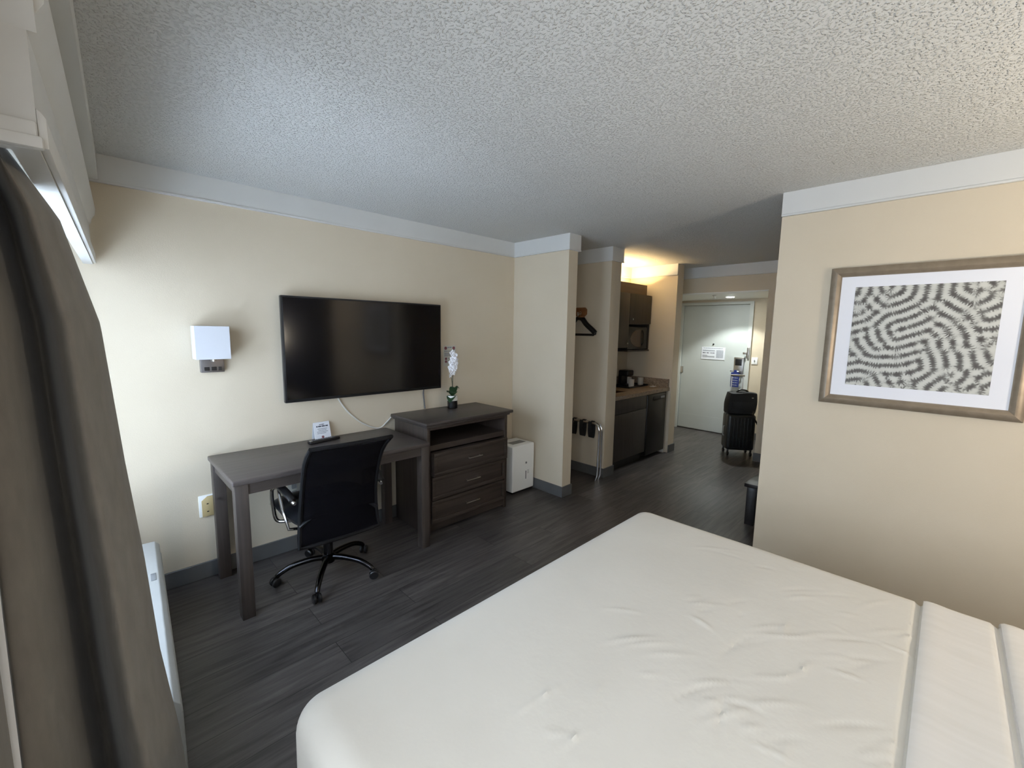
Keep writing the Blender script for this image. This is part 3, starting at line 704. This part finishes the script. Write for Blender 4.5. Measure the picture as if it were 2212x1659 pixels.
ct = tag(MB().grid(curt, len(PR), 90, .003).build('curtain', 'curtain'), 'long taupe blackout curtain gathered at the window', 'curtain')

def daylight_rim(u, v):  # added white strip imitating the bright daylight gap beside the curtain
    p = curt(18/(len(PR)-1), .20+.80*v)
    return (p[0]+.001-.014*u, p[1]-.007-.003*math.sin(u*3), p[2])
MB().grid(daylight_rim, 4, 60, .0015).build('daylight_rim_strip', 'daylight_rim', ct)['label'] = 'white strip standing in for the daylight rim along the near edge'
def curt2(u, v):
    z = 1.93-1.9*v; y = .80+.37*u
    return (-.158+.047*(y-1.2)+.006*math.sin(u*15)*(1-u), y, z)
tag(MB().grid(curt2, 30, 20, .003).build('curtain', 'curtain'), 'sliver of a second curtain at the left photo edge behind the white daylight strip', 'curtain')

# ------------------------------------------------------------------ air conditioner under the window
ac = thing('air_conditioner', 'white through wall air conditioner low under the window behind the curtain', 'air conditioner', (0, 2.1, 0))
ASK = Matrix.Translation((.037, 0, 0)) @ Matrix.Rotation(-math.atan(.058), 4, 'Z')
a_ = MB().prism([(-.235, .0), (-.012, .0), (-.012, .09), (0, .10), (0, .40), (-.018, .42), (-.235, .42)], 'y', 1.53, 2.81, .004)
a_.xf(ASK).build('body', 'ac', ac)
gr = MB()
for i in range(30): gr.box(-.19, -.075, 1.60+i*.04, 1.615+i*.04, .4195, .4235)
gr.xf(ASK).build('air_grille', 'acgrille', ac)
MB().box(-.045, -.026, 2.36, 2.43, .4195, .4225, .001).xf(ASK).build('control_door', 'acgrille', ac)
MB().box(-.008, .004, 1.55, 2.79, .12, .36, .003).xf(ASK).build('front_panel', 'ac', ac)

# ------------------------------------------------------------------ closet nook: coat rack, hangers, luggage rack
cr_ = thing('coat_rack', 'reddish wooden coat rack board on the closet nook wall', 'coat rack', (3.79, 2.87, 1.74))
MB().prism([(2.725, 1.715), (2.745, 1.695), (3.06, 1.695), (3.06, 1.785), (2.745, 1.785), (2.725, 1.765)], 'x', 3.778, 3.7995, .003).build('board', 'hook', cr_)
for y in (2.79, 2.96): MB().tube(cat_rom([(3.778, y, 1.72), (3.74, y, 1.715), (3.725, y, 1.70), (3.72, y, 1.715), (3.72, y, 1.735)], 5), .006, 8).build('hook', 'nickel', cr_)
MB().box(3.70, 3.779, 2.74, 2.77, 1.68, 1.695, .003).build('peg', 'hook', cr_)
def hanger(x, zoff, lab):
    h = thing('clothes_hanger', lab, 'hanger', (x, 2.79, 1.72+zoff), math.radians(0), 'black hangers in the closet nook')
    sh_ = cat_rom([(0, -.205, -.205), (0, -.17, -.175), (0, -.09, -.115), (0, -.04, -.06), (0, 0, -.05), (0, .04, -.06), (0, .09, -.115), (0, .17, -.175), (0, .205, -.205)], 5)
    MB().tube(sh_, .012, 8, flat=1.5).build('shoulder', 'black', h, local=True)
    MB().tube([(0, -.20, -.225), (0, .20, -.225)], .007, 8).tube([(0, -.20, -.225), (0, -.205, -.205)], .007, 8).tube([(0, .20, -.225), (0, .205, -.205)], .007, 8).build('trouser_bar', 'black', h, local=True)
    MB().tube(cat_rom([(0, 0, -.05), (0, 0, -.02), (0, -.014, -.004), (0, 0, .012), (0, .012, .006)], 5), .0025, 6).build('hook', 'chrome', h, local=True)
hanger(3.735, 0, 'nearer of two black hangers under the wooden coat rack')
hanger(3.768, .01, 'black hanger close against the closet nook wall')

lr = thing('luggage_rack', 'folded chrome luggage rack with black straps in the closet nook', 'luggage rack', (3.68, 2.7, 0))
for x, dx in ((3.655, -.0), (3.70, .03)):
    pts = [(x+dx*.3, 3.02, .008), (x, 3.02, .50)]+[(x, 3.02-.07+.07*math.cos(a), .53+.07*math.sin(a)) for a in np.linspace(0, PI/2, 6)]
    pts += [(x, 2.49-.07*math.sin(a), .53+.07*math.cos(a)) for a in np.linspace(0, PI/2, 6)]+[(x, 2.42, .50), (x+dx*.3, 2.425, .06), (x+dx*.3-.01, 2.44, .008)]
    MB().tube(pts, .011, 10).build('tube_frame', 'chrome', lr)
for y in (2.53, 2.64, 2.76, 2.88):
    st = []
    for i in range(13):
        t = i/12
        st.append((3.64+.075*t, .60-.16*math.sin(PI*t)**.6 if 0 < t < 1 else .60))
    mb = MB()
    def f(u, v, st=st, y=y):
        k = u*12; i = min(int(k), 11); t = k-i
        x = st[i][0]*(1-t)+st[i+1][0]*t; z = st[i][1]*(1-t)+st[i+1][1]*t
        w = .020+.012*max(0, (.60-z)/.16)
        return (x, y+(v-.5)*2*w, z+.012*(1 if u in (0, 1) else 0))
    mb.grid(f, 13, 4, .003)
    mb.tube([(3.655, y-.02, .60), (3.655, y+.02, .60)], .0145, 10).tube([(3.70, y-.02, .60), (3.70, y+.02, .60)], .0145, 10)
    mb.build('strap', 'blacksoft', lr)

# ------------------------------------------------------------------ kitchenette
sb = thing('sink_cabinet', 'dark wood base cabinet under the kitchenette counter', 'cabinet', (4.35, 2.76, 0))
MB().box(3.985, 4.705, 2.49, 3.07, .10, .805).build('body', 'cab', sb)
MB().box(3.99, 4.70, 2.52, 3.05, 0, .10).build('toe_kick', 'black', sb)
MB().box(3.99, 4.70, 2.468, 2.49, .64, .80, .002).build('drawer_front', 'cab', sb)
MB().box(3.99, 4.70, 2.468, 2.49, .11, .636, .002).build('door', 'cab', sb)
fg = thing('mini_fridge', 'black compact fridge under the right end of the counter', 'fridge', (4.96, 2.76, 0))
MB().box(4.715, 5.20, 2.53, 3.05, .02, .80, .006).build('body', 'black', fg)
fd = MB().box(4.718, 5.197, 2.462, 2.528, .05, .795, .012, 3).build('door', 'black', fg)
MB().prism([(4.84, .735), (4.86, .715), (5.12, .715), (5.16, .735), (5.17, .765), (4.86, .765)], 'y', 2.456, 2.463, .002).build('handle_recess', 'niche', fd)
MB().box(5.03, 5.13, 2.4545, 2.457, .728, .755, .001).build('badge', 'acgrille', fd)
for x in (4.75, 5.14):
    for y in (2.56, 3.0): MB().box(x, x+.03, y, y+.03, 0, .02).build('foot', 'black', fg)
tag(MB().box(5.203, 5.238, 2.468, 3.06, 0, .805).build('filler_panel', 'almondlight'), 'narrow pale filler panel right of the mini fridge', 'panel')
ctp = thing('countertop', 'speckled brown laminate kitchenette counter', 'countertop', (4.61, 2.76, .805))
sx0, sx1, sy0, sy1 = 4.08, 4.44, 2.60, 2.94
cm = MB().box(3.982, sx0, 2.448, 3.074, .805, .845).box(sx1, 5.238, 2.448, 3.074, .805, .845).box(sx0, sx1, 2.448, sy0, .805, .845).box(sx0, sx1, sy1, 3.074, .805, .845)
cm.build('worktop', 'granite', ctp)
MB().box(3.982, 5.238, 3.055, 3.074, .845, .95).box(5.218, 5.238, 2.46, 3.055, .845, .95).build('backsplash', 'granite', ctp)
MB().box(sx0, sx1, sy0, sy0+.006, .70, .848).box(sx0, sx1, sy1-.006, sy1, .70, .848).box(sx0, sx0+.006, sy0, sy1, .70, .848).box(sx1-.006, sx1, sy0, sy1, .70, .848).box(sx0, sx1, sy0, sy1, .694, .70).build('sink_basin', 'sinkmetal', ctp)
MB().lathe([(0, .845), (.025, .845), (.022, .87), (.012, .88), (0, .88)], (4.26, 3.0, 0), 18).tube(cat_rom([(4.26, 3.0, .87), (4.26, 3.0, .98), (4.26, 2.96, 1.03), (4.26, 2.90, 1.03), (4.26, 2.87, .995)], 6), .009, 10).build('faucet', 'chrome', ctp)
uc = thing('upper_cabinet', 'dark wood wall cabinet with microwave niche above the counter', 'cabinet', (4.61, 2.9, 1.35))
MB().box(3.985, 4.705, 2.772, 3.074, 1.345, 2.0).box(4.705, 5.235, 2.772, 3.074, 1.63, 2.0).box(5.205, 5.235, 2.772, 3.074, 1.31, 1.63).build('body', 'cab', uc)
for a, c_, z0 in ((3.99, 4.345, 1.35), (4.35, 4.700, 1.35), (4.71, 5.23, 1.64)):
    d = MB().box(a, c_, 2.752, 2.772, z0, 1.995, .002).build('door', 'cab', uc)
    MB().lathe([(.004, 2.732), (.010, 2.734), (.010, 2.742), (.004, 2.752)], (a+.05 if a > 4.5 else c_-.04, 0, z0+.05), 12, 'y').build('knob', 'nickel', d)
MB().box(4.705, 5.235, 2.76, 3.074, 1.295, 1.312).build('shelf', 'cab', uc)
MB().box(3.985, 5.16, 2.79, 2.81, 2.0, 2.125).box(5.145, 5.16, 2.81, 3.07, 2.0, 2.125).build('light_fascia', 'cabfascia', uc)
mw = thing('microwave', 'black microwave in the niche of the wall cabinet', 'microwave', (4.95, 2.9, 1.312))
MB().box(4.715, 5.195, 2.79, 3.06, 1.318, 1.60, .006).build('body', 'black', mw)
md = MB().box(4.717, 5.09, 2.772, 2.79, 1.322, 1.597, .004).build('door', 'black', mw)
pts = [(4.765+.0, 1.455), (4.80, 1.40), (4.87, 1.365), (4.96, 1.352), (5.03, 1.352), (5.03, 1.568), (4.98, 1.568), (4.88, 1.552), (4.81, 1.515)]
MB().prism(pts, 'y', 2.768, 2.773).build('door_window', mat('microwave_window', (.10, .075, .06, 1), .25), md)
MB().tube([(5.06, 2.772, 1.37), (5.055, 2.75, 1.40), (5.055, 2.75, 1.53), (5.06, 2.772, 1.56)], .008, 8).build('handle', 'black', md)
MB().box(5.095, 5.192, 2.775, 2.79, 1.322, 1.597, .003).build('control_panel', 'suitgrey', mw)
ul = tag(MB().box(4.2, 5.10, 2.86, 2.93, 2.0, 2.03, .004).build('cove_light', 'whiteplastic'), 'warm light fixture on top of the wall cabinet', 'lamp')
MB().tube([(4.22, 2.895, 2.046), (5.08, 2.895, 2.046)], .013, 12).build('tube', 'tube', ul)

ty_ = thing('serving_tray', 'black tray holding the coffee maker and mugs', 'tray', (4.97, 2.84, .845))
MB().box(4.72, 5.19, 2.72, 2.985, .8455, .852, .003).build('base', 'black', ty_)
MB().box(4.72, 5.19, 2.72, 2.726, .852, .866).box(4.72, 5.19, 2.979, 2.985, .852, .866).box(4.72, 4.726, 2.726, 2.979, .852, .866).box(5.184, 5.19, 2.726, 2.979, .852, .866).build('rim', 'black', ty_)
cmk = thing('coffee_maker', 'black single cup coffee maker on the tray', 'coffee maker', (4.93, 2.90, .852))
MB().box(4.86, 5.0, 2.84, 2.965, .8525, .87, .006).box(4.86, 5.0, 2.915, 2.965, .87, 1.0, .006).build('body', 'black', cmk)
MB().box(4.855, 5.005, 2.825, 2.965, .98, 1.05, .016, 3).build('brew_head', 'black', cmk)
MB().tube([(5.0, 2.87, 1.02), (5.035, 2.86, 1.025)], .008, 8).build('lever', 'black', cmk)
def mug(loc, lab):
    g_ = thing('mug', lab, 'mug', loc, random.uniform(0, 1), 'mugs on the black tray')
    MB().lathe([(0, 0), (.030, 0), (.034, .006), (.037, .095), (.034, .095), (.031, .01), (0, .008)], (0, 0, 0), 22).build('cup', 'ceramic', g_, local=True)
    MB().tube([(.034, 0, .075), (.055, 0, .07), (.058, 0, .045), (.050, 0, .025), (.033, 0, .022)], .005, 8).build('handle', 'ceramic', g_, local=True)
    return g_
mug((4.86, 2.775, .8525), 'white mug at the front of the tray before the coffee maker')
mug((5.06, 2.93, .8525), 'white mug behind on the tray just right of the coffee maker')
mug((5.135, 2.80, .8525), 'rightmost white mug on the black tray')
cb = tag(MB().lathe([(0, .8452), (.028, .8452), (.036, .93), (.036, 1.0), (.032, 1.0), (.032, .93), (.026, .85), (0, .85)], (4.66, 2.95, 0), 20).build('cup_stack', 'ceramic'), 'pale paper cups standing left of the coffee maker', 'cups')
tag(MB().box(5.10, 5.19, 2.60, 2.65, .8452, .853, .002).build('packet', 'paper'), 'small white packet on the right end of the counter', 'packet')

# ------------------------------------------------------------------ suitcase and bag
ra = math.radians(36)
su = thing('suitcase', 'dark upright rolling suitcase standing in the hall', 'suitcase', (5.86, 1.80, 0), ra)
MB().box(-.115, .115, -.165, .165, .075, .535, .035, 4).build('shell', 'suitcase', su, local=True)
MB().box(-.04, .04, -.169, .169, .073, .537, .03, 3).build('gusset', 'suitgrey', su, local=True)
rb = MB()
for i in range(7): rb.box(-.121, -.113, -.125+i*.04, -.105+i*.04, .12, .49, .003)
rb.build('shell_ribs', 'suitcase', su, local=True)
for sx in (-1, 1):
    for sy in (-1, 1):
        MB().lathe([(0, -.010), (.024, -.010), (.028, -.005), (.028, .005), (.024, .010), (0, .010)], (.085*sx, .135*sy, .028), 16, 'y').tube([(.085*sx, .135*sy, .03), (.085*sx, .135*sy, .08)], .012, 8).build('wheel', 'black', su, local=True)
MB().tube([(.09, -.04, .53), (.09, -.04, 1.0)], .007, 8).tube([(.09, .095, .53), (.09, .095, 1.0)], .007, 8).tube([(.09, -.055, 1.005), (.09, .11, 1.005)], .013, 10).build('trolley_handle', 'nickel', su, local=True)
MB().tube(cat_rom([(-.03, .172, .37), (-.03, .188, .36), (-.03, .188, .26), (-.03, .172, .25)], 4), .007, 8).build('side_handle', 'greyplastic', su, local=True)
bg = thing('duffel_bag', 'black soft travel bag on top of the upright suitcase', 'bag', (5.832, 1.79, .540), ra)
def bag_f(mb):
    def f(b):
        bmesh.ops.create_cube(b, size=1); bmesh.ops.subdivide_edges(b, edges=b.edges[:], cuts=7, use_grid_fill=True)
        for v in b.verts:
            p = v.co.normalized(); q = v.co*2
            k = .35
            d = Vector((q.x*(1-k)+p.x*k*1.25, q.y*(1-k)+p.y*k*1.25, q.z*(1-k)+p.z*k*1.25))
            z = (d.z+1)/2
            v.co = Vector((d.x*.085, d.y*(.178-.012*z)+.018*(.5-z), max(0, z*.27+.008*math.sin(q.y*3)*q.x)))
        m_ = min(v.co.z for v in b.verts)
        for v in b.verts: v.co.z -= m_
    return mb._add(f)
bag_f(MB()).build('body', 'blacksoft', bg, local=True)
MB().tube(cat_rom([(-.03, -.07, .262), (-.03, -.05, .292), (-.03, .03, .298), (-.03, .07, .265)], 6), .010, 8).build('carry_handle', 'black', bg, local=True)
MB().box(-.094, -.086, -.12, .12, .05, .155, .004).build('front_pocket', 'blacksoft', bg, local=True)
MB().tube(cat_rom([(-.09, -.13, .04), (-.126, -.12, -.02), (-.13, -.165, -.10), (-.125, -.19, -.15)], 6), .010, 8).build('strap', 'black', bg, local=True)
MB().box(-.138, -.122, -.225, -.165, -.23, -.14, .006).build('strap_pad', 'blacksoft', bg, local=True)
MB().box(-.098, -.092, -.115, -.095, .205, .215, .002).build('zip_pull', 'nickel', bg, local=True)

# ------------------------------------------------------------------ bench behind the picture wall
bn = thing('bench', 'dark low wooden bench behind the end of the picture wall', 'bench', (3.95, .8, 0))
MB().box(3.70, 4.20, .52, 1.058, .315, .345, .004).build('seat', 'bench_wood', bn)
for y0, y1 in ((.60, .975),):
    MB().box(3.722, 3.742, y0, y1, .25, .315).build('rail', 'bench_wood', bn); MB().box(4.158, 4.178, y0, y1, .25, .315).build('rail', 'bench_wood', bn)
MB().box(3.785, 4.115, 1.012, 1.03, .25, .315).build('rail', 'bench_wood', bn)
for x in (3.718, 4.117):
    for y in (.53, .973): MB().box(x, x+.066, y, y+.068, 0, .315, .002).build('leg', 'bench_wood', bn)

# ------------------------------------------------------------------ light
w = bpy.data.worlds.new('World'); scene.world = w; w.use_nodes = True
w.node_tree.nodes['Background'].inputs['Color'].default_value = (.62, .78, 1, 1)
w.node_tree.nodes['Background'].inputs['Strength'].default_value = 1.5
def area(name, loc, d, sx, sy, e, col=(1, 1, 1), spread=180):
    l = bpy.data.lights.new(name, 'AREA'); l.shape = 'RECTANGLE'; l.size = sx; l.size_y = sy; l.energy = e; l.color = col; l.spread = math.radians(spread)
    o = bpy.data.objects.new(name, l); COL.objects.link(o); o.location = loc
    o.rotation_euler = Vector(d).to_track_quat('-Z', 'Y').to_euler(); return o
DAY = (.68, .82, 1.0)
area('daylight_window', (-.36, 2.1, 1.2), (1, .0, -.15), 1.45, 1.6, 39, DAY)
area('daylight_window_near', (-.45, -.05, 1.2), (1, .0, -.35), 1.3, 1.45, 30, (.9, .95, 1))
area('daylight_ground_bounce', (-1.3, 1.2, .1), (2.05, 1.5, 2.27), .6, .6, 62, DAY, 75)
pl = bpy.data.lights.new('bedside_lamp', 'POINT'); pl.energy = 31; pl.shadow_soft_size = .06; pl.color = (1, .86, .68)
o = bpy.data.objects.new('bedside_lamp', pl); COL.objects.link(o); o.location = (2.03, -1.33, 1.38)
area('bedside_lamp_up', (2.03, -1.33, 1.42), (0, 0, 1), .16, .16, 17, (1, .88, .70))
s = bpy.data.lights.new('entry_spot', 'SPOT'); s.energy = 58; s.spot_size = math.radians(112); s.spot_blend = .35; s.shadow_soft_size = .03; s.color = (.94, 1, .98)
o = bpy.data.objects.new('entry_spot', s); COL.objects.link(o); o.location = (6.34, 2.17, 2.02)
area('cove_glow', (4.65, 2.93, 2.07), (0, -.25, 1), .85, .05, 13, (1, .70, .34))

# ------------------------------------------------------------------ camera
pitch, yaw, roll, f = map(float, (-7.151536795858056, -44.72191661176788, .9085732775379756, 932.336))
pitch, yaw, roll = map(math.radians, (pitch, yaw, roll))
fwd = Vector((math.sin(-yaw)*math.cos(pitch), math.cos(yaw)*math.cos(pitch), math.sin(pitch)))
r = fwd.cross(Vector((0, 0, 1))).normalized(); up = r.cross(fwd)
r2 = r*math.cos(roll)+up*math.sin(roll); u2 = up*math.cos(roll)-r*math.sin(roll)
cam = bpy.data.cameras.new('Camera'); cam.sensor_fit = 'HORIZONTAL'; cam.sensor_width = 36; cam.lens = f/2212*36; cam.clip_start = .02
co = bpy.data.objects.new('Camera', cam); COL.objects.link(co)
co.matrix_world = Matrix(((r2.x, u2.x, -fwd.x, 0), (r2.y, u2.y, -fwd.y, 0), (r2.z, u2.z, -fwd.z, 1.539), (0, 0, 0, 1)))
scene.camera = co
scene.view_settings.view_transform = 'Standard'; scene.view_settings.look = 'None'; scene.view_settings.gamma = 1; scene.view_settings.use_curve_mapping = False
scene.view_settings.exposure = 0.40
